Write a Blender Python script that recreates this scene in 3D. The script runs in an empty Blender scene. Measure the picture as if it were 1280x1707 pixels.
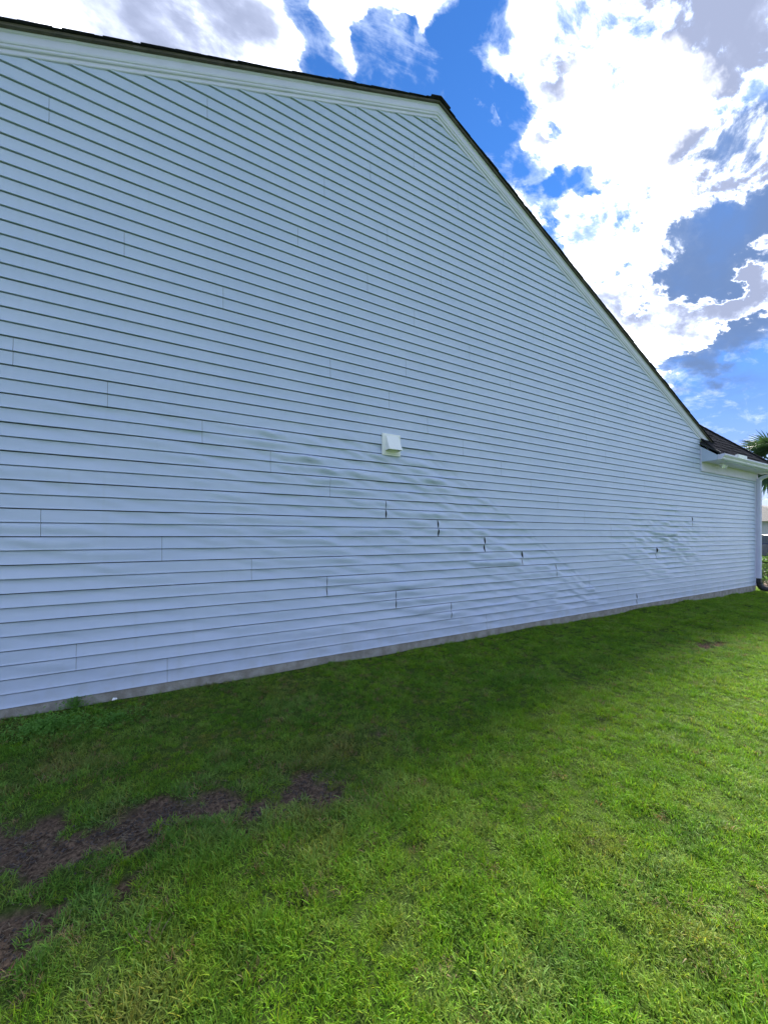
import bpy, bmesh, math, random
import numpy as np
from mathutils import Vector, Matrix
R = math.radians
random.seed(11)
rng = np.random.default_rng(11)
SC = bpy.context.scene
COL = SC.collection

# ------------------------------------------------------------------ camera
H = 1.40                      # height of the lens above the lawn datum
D = 3.692                     # lens to wall, metres
C = 0.1016                    # one siding course (four inches)
SA, CA = 0.8669, 0.4985       # direction of the wall seen from the camera
cam_d = bpy.data.cameras.new('camera')
cam = bpy.data.objects.new('camera', cam_d); COL.objects.link(cam)
cam.location = (0, -D, H)
cam.rotation_euler = (R(90), 0, -math.atan2(CA, SA))
cam_d.sensor_fit = 'HORIZONTAL'; cam_d.sensor_width = 36; cam_d.lens = 18.0
cam_d.shift_y = 40.5 / 1280
cam_d.clip_start = 0.05; cam_d.clip_end = 3000
SC.camera = cam

def ray(px, py):
    """world direction of a photo pixel (used only to measure where things stand)"""
    X, Y = (px - 640) / 640, (894 - py) / 640
    return Vector((X * SA + CA, SA - X * CA, Y))

# ------------------------------------------------------------------ light
SUN = Vector((1.14, 0.51, 1.03)).normalized()
sun_el = math.asin(SUN.z); sun_az = math.atan2(SUN.x, SUN.y)
sd = bpy.data.lights.new('sun', 'SUN'); so = bpy.data.objects.new('sun', sd); COL.objects.link(so)
sd.energy = 2.5; sd.angle = R(13); sd.color = (1.0, 0.95, 0.86)
so.rotation_euler = SUN.to_track_quat('Z', 'Y').to_euler()
so.location = (20, 10, 30)
SC.view_settings.view_transform = 'Standard'; SC.view_settings.look = 'None'
SC.view_settings.gamma = 1; SC.view_settings.use_curve_mapping = False
SC.view_settings.exposure = 2.6
SC.cycles.max_bounces = 6; SC.cycles.diffuse_bounces = 3; SC.cycles.glossy_bounces = 3
SC.cycles.transmission_bounces = 4; SC.cycles.transparent_max_bounces = 6
SC.cycles.sample_clamp_indirect = 6

class NT:
    """small helper for writing node trees"""
    def __init__(s, tree):
        s.t = tree; s.n = tree.nodes; s.l = tree.links
    def new(s, typ, **kw):
        nd = s.n.new(typ)
        for k, v in kw.items(): setattr(nd, k, v)
        return nd
    def put(s, nd, idx, val):
        if val is None: return
        if isinstance(val, bpy.types.NodeSocket): s.l.new(val, nd.inputs[idx])
        else: nd.inputs[idx].default_value = val
    def math(s, op, a, b=None, c=None, clamp=False):
        nd = s.new('ShaderNodeMath', operation=op, use_clamp=clamp)
        s.put(nd, 0, a); s.put(nd, 1, b); s.put(nd, 2, c); return nd.outputs[0]
    def vmath(s, op, a, b=None, scale=None):
        nd = s.new('ShaderNodeVectorMath', operation=op)
        s.put(nd, 0, a); s.put(nd, 1, b)
        if scale is not None: s.put(nd, 3, scale)
        return nd.outputs['Value'] if op in ('DOT_PRODUCT', 'LENGTH') else nd.outputs[0]
    def rng(s, v, a, b, c=0.0, d=1.0, smooth=True):
        nd = s.new('ShaderNodeMapRange')
        nd.interpolation_type = 'SMOOTHSTEP' if smooth else 'LINEAR'
        s.put(nd, 0, v); s.put(nd, 1, a); s.put(nd, 2, b); s.put(nd, 3, c); s.put(nd, 4, d)
        return nd.outputs[0]
    def mix(s, f, a, b, blend='MIX'):
        nd = s.new('ShaderNodeMix', data_type='RGBA', blend_type=blend)
        nd.clamp_factor = True
        s.put(nd, 0, f); s.put(nd, 6, a); s.put(nd, 7, b); return nd.outputs[2]
    def noise(s, vec, scale, detail=4, rough=0.5, dist=0.0, out=0):
        nd = s.new('ShaderNodeTexNoise')
        s.put(nd, 'Vector', vec); s.put(nd, 'Scale', scale); s.put(nd, 'Detail', detail)
        s.put(nd, 'Roughness', rough); s.put(nd, 'Distortion', dist); return nd.outputs[out]

# ------------------------------------------------------------------ sky
def rgb(r, g, b): return (r, g, b, 1.0)
w = bpy.data.worlds.new('World'); SC.world = w; w.use_nodes = True
w.node_tree.nodes.clear()
W = NT(w.node_tree)
sky = W.new('ShaderNodeTexSky', sky_type='NISHITA')
sky.sun_disc = False; sky.sun_elevation = sun_el; sky.sun_rotation = sun_az
sky.air_density = 1.0; sky.dust_density = 0.0; sky.ozone_density = 2.0; sky.altitude = 50
tc = W.new('ShaderNodeTexCoord')
dirv = W.vmath('NORMALIZE', tc.outputs['Generated'])
sep = W.new('ShaderNodeSeparateXYZ'); W.l.new(dirv, sep.inputs[0])
zc = W.math('MAXIMUM', sep.outputs[2], 0.0)
den = W.math('ADD', zc, 0.22)
pl = W.vmath('SCALE', dirv, scale=W.math('DIVIDE', 1.0, den))
# clouds drift in streets; stretch the lookup along their run
mp = W.new('ShaderNodeMapping'); W.l.new(pl, mp.inputs[0])
mp.inputs['Rotation'].default_value = (0, 0, R(-20)); mp.inputs['Scale'].default_value = (0.8, 1.25, 1.0)
P = mp.outputs[0]
big = W.noise(P, 1.5, 3, 0.5, 0.2)
fine = W.noise(P, 6.5, 12, 0.62, 0.35)
shade_n = W.noise(P, 3.0, 6, 0.55, 0.6)

_wn = W.new('ShaderNodeTexNoise'); W.l.new(P, _wn.inputs['Vector']); _wn.inputs['Scale'].default_value = 4.5; _wn.inputs['Detail'].default_value = 6; _wn.inputs['Roughness'].default_value = 0.6
dirw = W.vmath('NORMALIZE', W.vmath('ADD', dirv, W.vmath('SCALE', W.vmath('SUBTRACT', _wn.outputs['Color'], (0.5, 0.5, 0.5)), scale=0.26)))
def blobs(lst):
    tot = None
    for (px, py, r, wt) in lst:
        d = ray(px, py).normalized()
        e = ray(px + r, py).normalized(); e2 = ray(px, py + r).normalized()
        c1 = min(d.dot(e), d.dot(e2))
        v = W.rng(W.vmath('DOT_PRODUCT', dirw, tuple(d)), c1, 1.0 - (1.0 - c1) * 0.12, 0.0, wt)
        tot = v if tot is None else W.math('ADD', tot, v)
    return tot
cloud_b = [(100, 20, 170, .5), (250, 60, 170, .55), (400, 95, 140, .5), (330, -40, 200, .5), (-90, 40, 180, .4), (478, 112, 50, .3),
           (590, 92, 40, .62), (655, 2, 80, .6), (742, 62, 30, .5), (742, 15, 36, .45), (795, 196, 15, .62), (812, 182, 9, .55), (812, 112, 26, .25), (640, -60, 120, .4),
           (860, 20, 75, .5), (930, 70, 85, .5), (985, 170, 80, .55), (1040, 250, 120, .6), (1000, 290, 80, .45),
           (905, 300, 60, .5), (870, 262, 34, .3), (1130, 200, 150, .5), (1070, 340, 90, .5), (1020, 380, 70, .4), (1220, 430, 60, -.35), (1160, 470, 50, -.3), (1262, 370, 40, -.3), (975, 410, 55, .45),
           (1010, 465, 62, .5), (1045, 500, 50, .42), (1060, 545, 36, .25), (940, 378, 30, .36), (1150, 30, 210, .55), (1270, 120, 200, .5),
           (1290, 220, 140, .4), (1170, 360, 60, .3), (1200, 140, 130, .5), (1265, 210, 100, .5), (1180, 280, 60, .3), (1215, 498, 55, .5), (1140, 545, 42, .45), (1268, 468, 45, .5), (1090, 575, 36, .22),
           (1450, 200, 260, .4), (1100, -200, 300, .4),
           (530, 40, 85, -.55), (560, 150, 50, -.35), (660, 118, 42, -.5), (698, 92, 24, -.5), (700, 15, 12, -.2), (700, 150, 95, -.6), (800, 200, 90, -.6), (855, 190, 55, -.5), (780, 60, 42, -.4), (880, 120, 34, -.35),
           (760, 290, 70, -.4), (935, 235, 26, -.25), (958, 338, 42, -.9), (1000, 350, 26, -.6), (905, 262, 30, -.45), (985, 300, 18, -.4),
           (1200, 710, 150, -.6), (1280, 580, 100, -.5), (1120, 480, 40, -.2), (1180, 460, 40, -.18), (1010, 240, 14, -.0)]
B = blobs([(a, b, c * 1.08, d * 1.12) for a, b, c, d in cloud_b])
veil_b = [(1190, 430, 190, 1.2), (1120, 510, 150, 1.0), (1250, 480, 130, .9), (1290, 330, 150, .8), (1270, 560, 90, .3)]
V = blobs(veil_b)
grey_b = [(1040, 40, 150, 1.0), (350, 70, 80, .5), (440, 60, 50, .4), (1060, 60, 130, .9), (1170, 90, 150, .9), (1010, 40, 70, .5), (1230, 230, 130, .8), (1290, 90, 160, .7), (1160, 120, 100, .5), (1140, 300, 55, .5), (1200, 420, 100, 1.0),
          (1150, 480, 90, .8), (1260, 330, 100, .8), (250, 50, 70, .35), (1130, -120, 200, .8), (60, 30, 60, .25), (890, 285, 26, .5), (1080, 130, 40, .5), (1420, 250, 200, .7)]
G = blobs(grey_b)
lit_b = [(1050, 260, 115, .8), (975, 190, 70, .4), (1120, 220, 90, .6), (1000, 300, 110, .4), (1090, 370, 80, .5)]
L_ = blobs(lit_b)
skyc = W.vmath('SCALE', sky.outputs[0], scale=0.05)
sky_gain = 0.68
sat = W.new('ShaderNodeHueSaturation'); W.l.new(skyc, sat.inputs['Color']); sat.inputs['Saturation'].default_value = 1.15
clear = W.vmath('SCALE', W.mix(1.0, sat.outputs[0], W.mix(W.rng(sep.outputs[2], 0.12, 0.55), rgb(0.50, 0.45, 0.64), rgb(0.42, 0.68, 0.97)), 'MULTIPLY'), scale=sky_gain)
micro = W.noise(P, 19.0, 7, 0.6, 0.3)
wisp = W.noise(P, 9.0, 8, 0.7, 1.6)
def soft(v, lo, hi):
    # smooth saturation so that overlapping banks never swamp the turbulence
    return W.math('MULTIPLY', W.math('TANGENT' if False else 'TANH', W.math('DIVIDE', v, hi)), hi)
B = soft(B, 0, 0.62); G = soft(G, 0, 1.0); L_ = soft(L_, 0, 0.62); V = soft(V, 0, 1.0)
def cen(n, k): return W.math('MULTIPLY', W.math('SUBTRACT', n, 0.5), k)
s1 = W.math('ADD', cen(big, 1.3), W.math('ADD', cen(fine, 3.0), cen(micro, 1.0)))
s2 = W.math('ADD', W.math('ADD', s1, B), -0.05)
dens = W.math('POWER', W.rng(s2, -0.22, 0.52), 3.0)
thick = W.rng(s2, 0.05, 0.9)
halo = W.math('MULTIPLY', W.rng(W.math('ADD', s2, cen(wisp, 2.2)), -0.55, 0.35), 0.55)
thin = W.math('MULTIPLY', W.rng(W.math('ADD', cen(shade_n, 1.6), V), 0.0, 1.15), 0.97)
gsum = W.math('ADD', W.math('SUBTRACT', W.math('MULTIPLY', G, 1.25), W.math('MULTIPLY', L_, 0.9)), W.math('ADD', cen(shade_n, 3.2), W.math('ADD', cen(fine, 1.5), W.math('ADD', cen(micro, 0.6), 0.40))))
gfac = W.math('MULTIPLY', W.rng(W.math('ADD', gsum, W.math('MULTIPLY', thick, 0.35)), -0.35, 1.75), W.rng(thick, 0.0, 0.45), clamp=True)
# brightness falls off exponentially with the depth of cloud the light has crossed
inten = W.math('MULTIPLY', W.math('POWER', 12.0, W.math('SUBTRACT', 1.0, gfac)), 0.086)
tint = W.mix(gfac, rgb(1.0, 1.0, 1.0), rgb(0.86, 0.99, 1.42))
cl = W.vmath('SCALE', tint, scale=inten)
cl = W.mix(W.math('MULTIPLY', L_, 0.3, clamp=True), cl, rgb(1.5, 1.48, 1.44))
base = W.mix(halo, clear, rgb(0.16, 0.19, 0.25))
base = W.mix(thin, base, rgb(0.031, 0.050, 0.095))
final = W.mix(dens, base, cl)
# below the horizon the sky goes on as plain ground-coloured haze
final = W.mix(W.rng(sep.outputs[2], -0.02, 0.0), rgb(0.12, 0.15, 0.12), final)
bg = W.new('ShaderNodeBackground'); W.l.new(final, bg.inputs[0]); bg.inputs[1].default_value = 1.0
wo = W.new('ShaderNodeOutputWorld'); W.l.new(bg.outputs[0], wo.inputs[0])
w.cycles.sampling_method = 'MANUAL'; w.cycles.sample_map_resolution = 512

# ------------------------------------------------------------------ materials
def mat(name, col, rough=0.6, var=0.0, vscale=6.0, bump=0.0, bscale=60.0, spec=0.5, metal=0.0, col2=None, stretch=None):
    m = bpy.data.materials.new(name); m.use_nodes = True
    T = NT(m.node_tree); T.n.clear()
    o = T.new('ShaderNodeOutputMaterial'); b = T.new('ShaderNodeBsdfPrincipled'); T.l.new(b.outputs[0], o.inputs[0])
    b.inputs['Roughness'].default_value = rough; b.inputs['Metallic'].default_value = metal
    b.inputs['Specular IOR Level'].default_value = spec
    tcn = T.new('ShaderNodeTexCoord'); vec = tcn.outputs['Object']
    if stretch:
        mpn = T.new('ShaderNodeMapping'); T.l.new(vec, mpn.inputs[0]); mpn.inputs['Scale'].default_value = stretch; vec = mpn.outputs[0]
    if var > 0 or col2:
        n = T.noise(vec, vscale, 6, 0.6)
        f = T.rng(n, 0.3, 0.7)
        c2 = col2 or tuple(c * (1 - var) for c in col)
        T.l.new(T.mix(f, rgb(*c2), rgb(*col)), b.inputs['Base Color'])
    else: b.inputs['Base Color'].default_value = rgb(*col)
    if bump > 0:
        bn = T.new('ShaderNodeBump'); bn.inputs['Strength'].default_value = bump; bn.inputs['Distance'].default_value = 0.01
        T.l.new(T.noise(vec, bscale, 6, 0.6), bn.inputs['Height']); T.l.new(bn.outputs[0], b.inputs['Normal'])
    m['T'] = 0
    return m

def siding_mat():
    m = bpy.data.materials.new('vinyl_siding'); m.use_nodes = True
    T = NT(m.node_tree); T.n.clear()
    o = T.new('ShaderNodeOutputMaterial'); b = T.new('ShaderNodeBsdfPrincipled'); T.l.new(b.outputs[0], o.inputs[0])
    g = T.new('ShaderNodeNewGeometry'); pos = g.outputs['Position']
    oi = T.new('ShaderNodeObjectInfo')
    # soft grime clouds, paler streaks, per-panel tone
    n1 = T.noise(pos, 1.1, 5, 0.6)
    mpn = T.new('ShaderNodeMapping'); T.l.new(pos, mpn.inputs[0]); mpn.inputs['Scale'].default_value = (2.2, 1, 9)
    n2 = T.noise(mpn.outputs[0], 1.6, 6, 0.62, 0.6)
    mpd = T.new('ShaderNodeMapping'); T.l.new(pos, mpd.inputs[0]); mpd.inputs['Rotation'].default_value = (0, R(32), 0); mpd.inputs['Scale'].default_value = (2.0, 1, 16)
    n3 = T.noise(mpd.outputs[0], 1.5, 5, 0.6, 0.3)
    c = T.mix(T.rng(n1, 0.3, 0.7), rgb(0.465, 0.545, 0.715), rgb(0.505, 0.58, 0.745))
    c = T.mix(T.rng(n2, 0.52, 0.78, 0, 0.45), c, rgb(0.43, 0.51, 0.65))
    c = T.mix(T.rng(n3, 0.58, 0.75, 0, 0.30), c, rgb(0.61, 0.69, 0.82))
    sp = T.new('ShaderNodeSeparateXYZ'); T.l.new(pos, sp.inputs[0])
    splash = T.math('MULTIPLY', T.rng(sp.outputs[2], 0.55, 0.15), T.rng(T.noise(pos, 5, 7, 0.65), 0.35, 0.75, 0, 0.5))
    c = T.mix(splash, c, rgb(0.36, 0.38, 0.37))
    streak = T.new('ShaderNodeMapping'); T.l.new(pos, streak.inputs[0]); streak.inputs['Scale'].default_value = (7, 1, 0.5)
    c = T.mix(T.rng(T.noise(streak.outputs[0], 2.0, 6, 0.65), 0.52, 0.8, 0, 0.28), c, rgb(0.41, 0.47, 0.55))
    c = T.mix(T.rng(oi.outputs['Random'], 0, 1, 0, 0.10), c, rgb(0.44, 0.52, 0.675))
    T.l.new(c, b.inputs['Base Color'])
    T.l.new(T.rng(n2, 0.3, 0.7, 0.30, 0.44), b.inputs['Roughness'])
    b.inputs['Specular IOR Level'].default_value = 0.5
    mpb = T.new('ShaderNodeMapping'); T.l.new(pos, mpb.inputs[0]); mpb.inputs['Scale'].default_value = (1, 1, 7)
    bn = T.new('ShaderNodeBump'); bn.inputs['Strength'].default_value = 0.10; bn.inputs['Distance'].default_value = 0.004
    T.l.new(T.noise(mpb.outputs[0], 26, 6, 0.6), bn.inputs['Height']); T.l.new(bn.outputs[0], b.inputs['Normal'])
    return m

M = dict(
    siding=siding_mat(),
    trim=mat('white_trim', (0.66, 0.67, 0.84), 0.42, 0.08, 3, 0.05, 40),
    soffit=mat('soffit_vinyl', (0.64, 0.62, 0.80), 0.5, 0.06, 3),
    vent=mat('vent_plastic', (0.86, 0.87, 0.86), 0.4, 0.04, 8),
    sheath=mat('dark_sheathing', (0.03, 0.032, 0.035), 0.9),
    screen=mat('vent_throat', (0.02, 0.02, 0.02), 0.8),
    concrete=mat('foundation_concrete', (0.36, 0.35, 0.32), 0.95, 0.35, 9, 0.5, 60, col2=(0.22, 0.205, 0.175)),
    shingle=mat('asphalt_shingle', (0.042, 0.043, 0.050), 1.0, 0.5, 9, 0.8, 220, col2=(0.022, 0.022, 0.026), spec=0.0),
    deck=mat('roof_edge', (0.12, 0.105, 0.085), 0.85, 0.4, 9, 0.4, 90, col2=(0.07, 0.062, 0.052)),
    black=mat('black_plastic', (0.018, 0.019, 0.022), 0.45),
    trunk=mat('palm_bark', (0.20, 0.16, 0.12), 0.95, 0.5, 12, 0.8, 30),
    carpaint=mat('navy_car_paint', (0.012, 0.02, 0.05), 0.22, spec=0.6),
    glass=mat('dark_car_glass', (0.05, 0.06, 0.07), 0.06),
    chrome=mat('bright_metal', (0.75, 0.76, 0.78), 0.25, metal=0.9),
    greywall=mat('neighbour_siding', (0.50, 0.49, 0.53), 0.6, 0.08, 2),
    greyroof=mat('neighbour_roof', (0.07, 0.067, 0.07), 0.9, 0.3, 8, 0.5, 100),
    mulch=mat('mulch', (0.16, 0.085, 0.055), 0.95, 0.5, 40, 1.0, 120, col2=(0.07, 0.04, 0.03)),
    asphalt=mat('asphalt', (0.06, 0.06, 0.062), 0.9, 0.3, 30, 0.5, 200),
    pebble=mat('white_litter', (0.85, 0.85, 0.84), 0.6),
)

def leaf_mat(name, c1, c2, rough=0.5, trans=0.35, attr=False, inst=False):
    m = bpy.data.materials.new(name); m.use_nodes = True
    T = NT(m.node_tree); T.n.clear()
    o = T.new('ShaderNodeOutputMaterial'); b = T.new('ShaderNodeBsdfPrincipled')
    b.inputs['Roughness'].default_value = rough; b.inputs['Specular IOR Level'].default_value = 0.18
    if inst:
        a = T.new('ShaderNodeAttribute', attribute_type='INSTANCER', attribute_name='tint')
        bl = T.new('ShaderNodeAttribute', attribute_type='GEOMETRY', attribute_name='blade')
        c = T.mix(0.5, a.outputs['Color'], bl.outputs['Color'], 'MULTIPLY')
        nd = c.node; nd.inputs[0].default_value = 1.0
    else:
        oi = T.new('ShaderNodeNewGeometry')
        c = T.mix(T.math('FRACT', T.math('MULTIPLY', oi.outputs['Random Per Island'], 1.0)), rgb(*c1), rgb(*c2))
    T.l.new(c, b.inputs['Base Color'])
    tr = T.new('ShaderNodeBsdfTranslucent'); T.l.new(T.mix(1.0, c, rgb(1.25, 1.2, 0.7), 'MULTIPLY'), tr.inputs[0])
    mx = T.new('ShaderNodeMixShader'); mx.inputs[0].default_value = trans
    T.l.new(b.outputs[0], mx.inputs[1]); T.l.new(tr.outputs[0], mx.inputs[2]); T.l.new(mx.outputs[0], o.inputs[0])
    return m
M['grass'] = leaf_mat('grass_blades', None, None, 0.55, 0.38, inst=True)
M['palm'] = leaf_mat('palm_leaf', (0.030, 0.065, 0.035), (0.05, 0.095, 0.05), 0.45, 0.25)
M['shrub'] = leaf_mat('shrub_leaf', (0.025, 0.06, 0.022), (0.06, 0.10, 0.035), 0.5, 0.3)
M['weed'] = leaf_mat('weed_leaf', (0.11, 0.27, 0.04), (0.16, 0.34, 0.06), 0.5, 0.35)
M['straw'] = leaf_mat('dead_straw', (0.10, 0.08, 0.06), (0.24, 0.19, 0.13), 0.8, 0.1)

def ground_mat():
    m = bpy.data.materials.new('lawn_soil'); m.use_nodes = True
    T = NT(m.node_tree); T.n.clear()
    o = T.new('ShaderNodeOutputMaterial'); b = T.new('ShaderNodeBsdfPrincipled'); T.l.new(b.outputs[0], o.inputs[0])
    b.inputs['Roughness'].default_value = 1.0; b.inputs['Specular IOR Level'].default_value = 0.0
    g = T.new('ShaderNodeNewGeometry'); pos = g.outputs['Position']
    n = T.noise(pos, 55, 8, 0.7); n2 = T.noise(pos, 7, 5, 0.6)
    soil = T.mix(T.rng(n, 0.35, 0.7), rgb(0.045, 0.031, 0.022), rgb(0.25, 0.17, 0.115))
    soil = T.mix(T.rng(n2, 0.35, 0.75, 0, 0.6), soil, rgb(0.065, 0.047, 0.036))
    green = T.mix(T.rng(T.noise(pos, 90, 6, 0.7), 0.3, 0.7), rgb(0.035, 0.06, 0.012), rgb(0.085, 0.125, 0.03))
    far = T.mix(T.rng(T.noise(pos, 3, 8, 0.7), 0.3, 0.7), rgb(0.045, 0.095, 0.018), rgb(0.075, 0.14, 0.028))
    a = T.new('ShaderNodeAttribute', attribute_type='GEOMETRY', attribute_name='bare')
    c = T.mix(a.outputs['Fac'], green, soil)
    a2 = T.new('ShaderNodeAttribute', attribute_type='GEOMETRY', attribute_name='farlawn')
    c = T.mix(a2.outputs['Fac'], c, far)
    T.l.new(c, b.inputs['Base Color'])
    bn = T.new('ShaderNodeBump'); bn.inputs['Strength'].default_value = 0.9; bn.inputs['Distance'].default_value = 0.012
    T.l.new(n, bn.inputs['Height']); T.l.new(bn.outputs[0], b.inputs['Normal'])
    return m
M['ground'] = ground_mat()

# ------------------------------------------------------------------ object helpers
def link(name, me, m=None, parent=None, label=None, cat=None, group=None, kind=None, smooth=False):
    o = bpy.data.objects.new(name, me); COL.objects.link(o)
    if m is not None and not me.materials: me.materials.append(m)
    if parent is not None: o.parent = parent
    if label: o['label'] = label
    if cat: o['category'] = cat
    if group: o['group'] = group
    if kind: o['kind'] = kind
    if smooth:
        me.polygons.foreach_set('use_smooth', [True] * len(me.polygons))
    return o
def empty(name, loc, label, cat, group=None):
    o = bpy.data.objects.new(name, None); COL.objects.link(o); o.location = loc
    o['label'] = label; o['category'] = cat
    if group: o['group'] = group
    return o
class MB:
    def __init__(s): s.v = []; s.f = []
    def add(s, vs, fs):
        k = len(s.v); s.v += [tuple(p) for p in vs]; s.f += [tuple(i + k for i in f) for f in fs]; return s
    def box(s, x0, x1, y0, y1, z0, z1):
        return s.add([(x0,y0,z0),(x1,y0,z0),(x1,y1,z0),(x0,y1,z0),(x0,y0,z1),(x1,y0,z1),(x1,y1,z1),(x0,y1,z1)],
                     [(0,3,2,1),(4,5,6,7),(0,1,5,4),(1,2,6,5),(2,3,7,6),(3,0,4,7)])
    def prism(s, poly, axis, a, b):
        """poly in the two other axes, extruded along axis from a to b"""
        def P(p, t):
            return {'x': (t, p[0], p[1]), 'y': (p[0], t, p[1]), 'z': (p[0], p[1], t)}[axis]
        n = len(poly); vs = [P(p, a) for p in poly] + [P(p, b) for p in poly]
        fs = [tuple(range(n - 1, -1, -1)), tuple(range(n, 2 * n))] + [(i, (i + 1) % n, n + (i + 1) % n, n + i) for i in range(n)]
        return s.add(vs, fs)
    def tube(s, pts, rad, seg=10, cap=True):
        pts = [Vector(p) for p in pts]; rings = []
        for i, p in enumerate(pts):
            t = (pts[min(i + 1, len(pts) - 1)] - pts[max(i - 1, 0)]).normalized()
            u = t.cross(Vector((0, 0, 1)) if abs(t.z) < 0.95 else Vector((1, 0, 0))).normalized(); v = t.cross(u)
            r = rad[i] if isinstance(rad, (list, tuple)) else rad
            rings.append([p + (u * math.cos(2 * math.pi * j / seg) + v * math.sin(2 * math.pi * j / seg)) * r for j in range(seg)])
        vs = [q for r_ in rings for q in r_]
        fs = [(i * seg + j, i * seg + (j + 1) % seg, (i + 1) * seg + (j + 1) % seg, (i + 1) * seg + j) for i in range(len(pts) - 1) for j in range(seg)]
        if cap: fs += [tuple(range(seg))[::-1], tuple((len(pts) - 1) * seg + j for j in range(seg))]
        return s.add(vs, fs)
    def rect_tube(s, pts, w_, d_, up):
        """rectangular pipe swept through pts; up = direction of the width w_"""
        pts = [Vector(p) for p in pts]; rings = []
        for i, p in enumerate(pts):
            t = (pts[min(i + 1, len(pts) - 1)] - pts[max(i - 1, 0)]).normalized()
            a = Vector(up); b = t.cross(a).normalized()
            rings += [p + a * w_ / 2 + b * d_ / 2, p - a * w_ / 2 + b * d_ / 2, p - a * w_ / 2 - b * d_ / 2, p + a * w_ / 2 - b * d_ / 2]
        n = len(pts)
        fs = [(i * 4 + j, i * 4 + (j + 1) % 4, i * 4 + 4 + (j + 1) % 4, i * 4 + 4 + j) for i in range(n - 1) for j in range(4)]
        fs += [(0, 1, 2, 3), tuple((n - 1) * 4 + j for j in (3, 2, 1, 0))]
        return s.add(rings, fs)
    def mesh(s, name):
        me = bpy.data.meshes.new(name); me.from_pydata(s.v, [], s.f); me.update()
        bm = bmesh.new(); bm.from_mesh(me); bmesh.ops.recalc_face_normals(bm, faces=bm.faces); bm.to_mesh(me); bm.free()
        return me
    def build(s, name, m, parent=None, bevel=0, **kw):
        o = link(name, s.mesh(name), m, parent, **kw)
        if bevel:
            b = o.modifiers.new('bevel', 'BEVEL'); b.width = bevel; b.segments = 2; b.limit_method = 'ANGLE'
        return o

# vectorised value noise
_perm = rng.random((64, 64, 16))
def vnoise(x, y, ch=0):
    x = np.asarray(x, float); y = np.asarray(y, float)
    xi = np.floor(x).astype(int); yi = np.floor(y).astype(int); fx = x - xi; fy = y - yi
    fx = fx * fx * (3 - 2 * fx); fy = fy * fy * (3 - 2 * fy)
    g = lambda a, b: _perm[a % 64, b % 64, ch % 16]
    return ((g(xi, yi) * (1 - fx) + g(xi + 1, yi) * fx) * (1 - fy) + (g(xi, yi + 1) * (1 - fx) + g(xi + 1, yi + 1) * fx) * fy) * 2 - 1
def sstep(x, a, b):
    t = np.clip((np.asarray(x, float) - a) / (b - a), 0, 1); return t * t * (3 - 2 * t)

# ------------------------------------------------------------------ ground
# bare patches measured on the lawn: (photo px, py, half-width m along wall, half-depth m)
def on_ground(px, py, g=0.075):
    d = ray(px, py); t = (g - H) / d.z
    return (d.x * t, -D + d.y * t)
bare_px = [(255, 1360, .30, .13), (330, 1340, .24, .13), (215, 1395, .18, .10), (90, 1418, .24, .12), (20, 1405, .20, .14), (-60, 1410, .2, .14), (510, 1305, .20, .14), (420, 1345, .16, .10), (545, 1325, .13, .09),
           (30, 1560, .15, .10), (-60, 1580, .2, .12), (160, 1500, .06, .04), (1180, 1072, .35, .13), (620, 1222, .08, .05)]
bare_c = [(on_ground(a, b), c * 0.86, d * 0.86) for a, b, c, d in bare_px]
def bare(x, y):
    x = np.asarray(x, float); y = np.asarray(y, float); v = np.zeros_like(x)
    jx = vnoise(x * 9, y * 9, 3) * 0.05 + vnoise(x * 23, y * 23, 4) * 0.03
    jy = vnoise(x * 9, y * 9, 5) * 0.05 + vnoise(x * 23, y * 23, 6) * 0.03
    for (cx, cy), a, b in bare_c:
        # patches run parallel to the line of sight's left-right sweep
        dx, dy = x + jx * 1.5 - cx, y + jy * 1.5 - cy
        r = np.sqrt((dx / a) ** 2 + (dy / b) ** 2)
        v = np.maximum(v, 1 - sstep(r, 0.7, 1.25))
    return v
def gz(x, y):
    x = np.asarray(x, float); y = np.asarray(y, float)
    z = 0.084 + 0.014 * sstep(y, -0.5, 0.0) * (0.6 + 1.2 * vnoise(x * 2.2, 0 * x, 9)) - 0.064 * sstep(x, 8.5, 12.5) + 0.012 * np.minimum(y, 0) + 0.012 * vnoise(x * 1.3, y * 1.3, 1) + 0.006 * vnoise(x * 4, y * 4, 2)
    z = z * (1 - sstep(np.hypot(x, y), 25, 40))
    return z - 0.022 * bare(x, y)
def grid(x0, x1, y0, y1, st):
    nx = int((x1 - x0) / st) + 1; ny = int((y1 - y0) / st) + 1
    return np.linspace(x0, x1, nx), np.linspace(y0, y1, ny)
xs = np.concatenate([[-400, -150, -60, -30, -15], np.arange(-7, -2.5, 0.25), np.arange(-2.5, 5, 0.03), np.arange(5, 14, 0.06), [15, 17, 20, 25, 35, 60, 150, 400]])
ys = np.concatenate([[-400, -150, -60, -30, -15, -10], np.arange(-7, -4, 0.25), np.arange(-4, 0.1, 0.03), [0.5, 3, 8, 14, 20, 30, 60, 150, 400]])
X, Y = np.meshgrid(xs, ys, indexing='ij')
BR = bare(X, Y)
Z = gz(X, Y) + BR * (vnoise(X * 30, Y * 30, 7) * 0.007 + vnoise(X * 14, Y * 14, 8) * 0.009)
nx, ny = X.shape
idx = np.arange(nx * ny).reshape(nx, ny)
F = np.stack([idx[:-1, :-1], idx[1:, :-1], idx[1:, 1:], idx[:-1, 1:]], -1).reshape(-1, 4)
me = bpy.data.meshes.new('ground'); me.from_pydata(np.stack([X, Y, Z], -1).reshape(-1, 3).tolist(), [], F.tolist())
at = me.attributes.new('bare', 'FLOAT', 'POINT'); at.data.foreach_set('value', BR.reshape(-1))
fl = np.maximum(sstep(np.abs(X - 5), 9.5, 11), sstep(np.abs(Y + 3), 5.0, 7))
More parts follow.
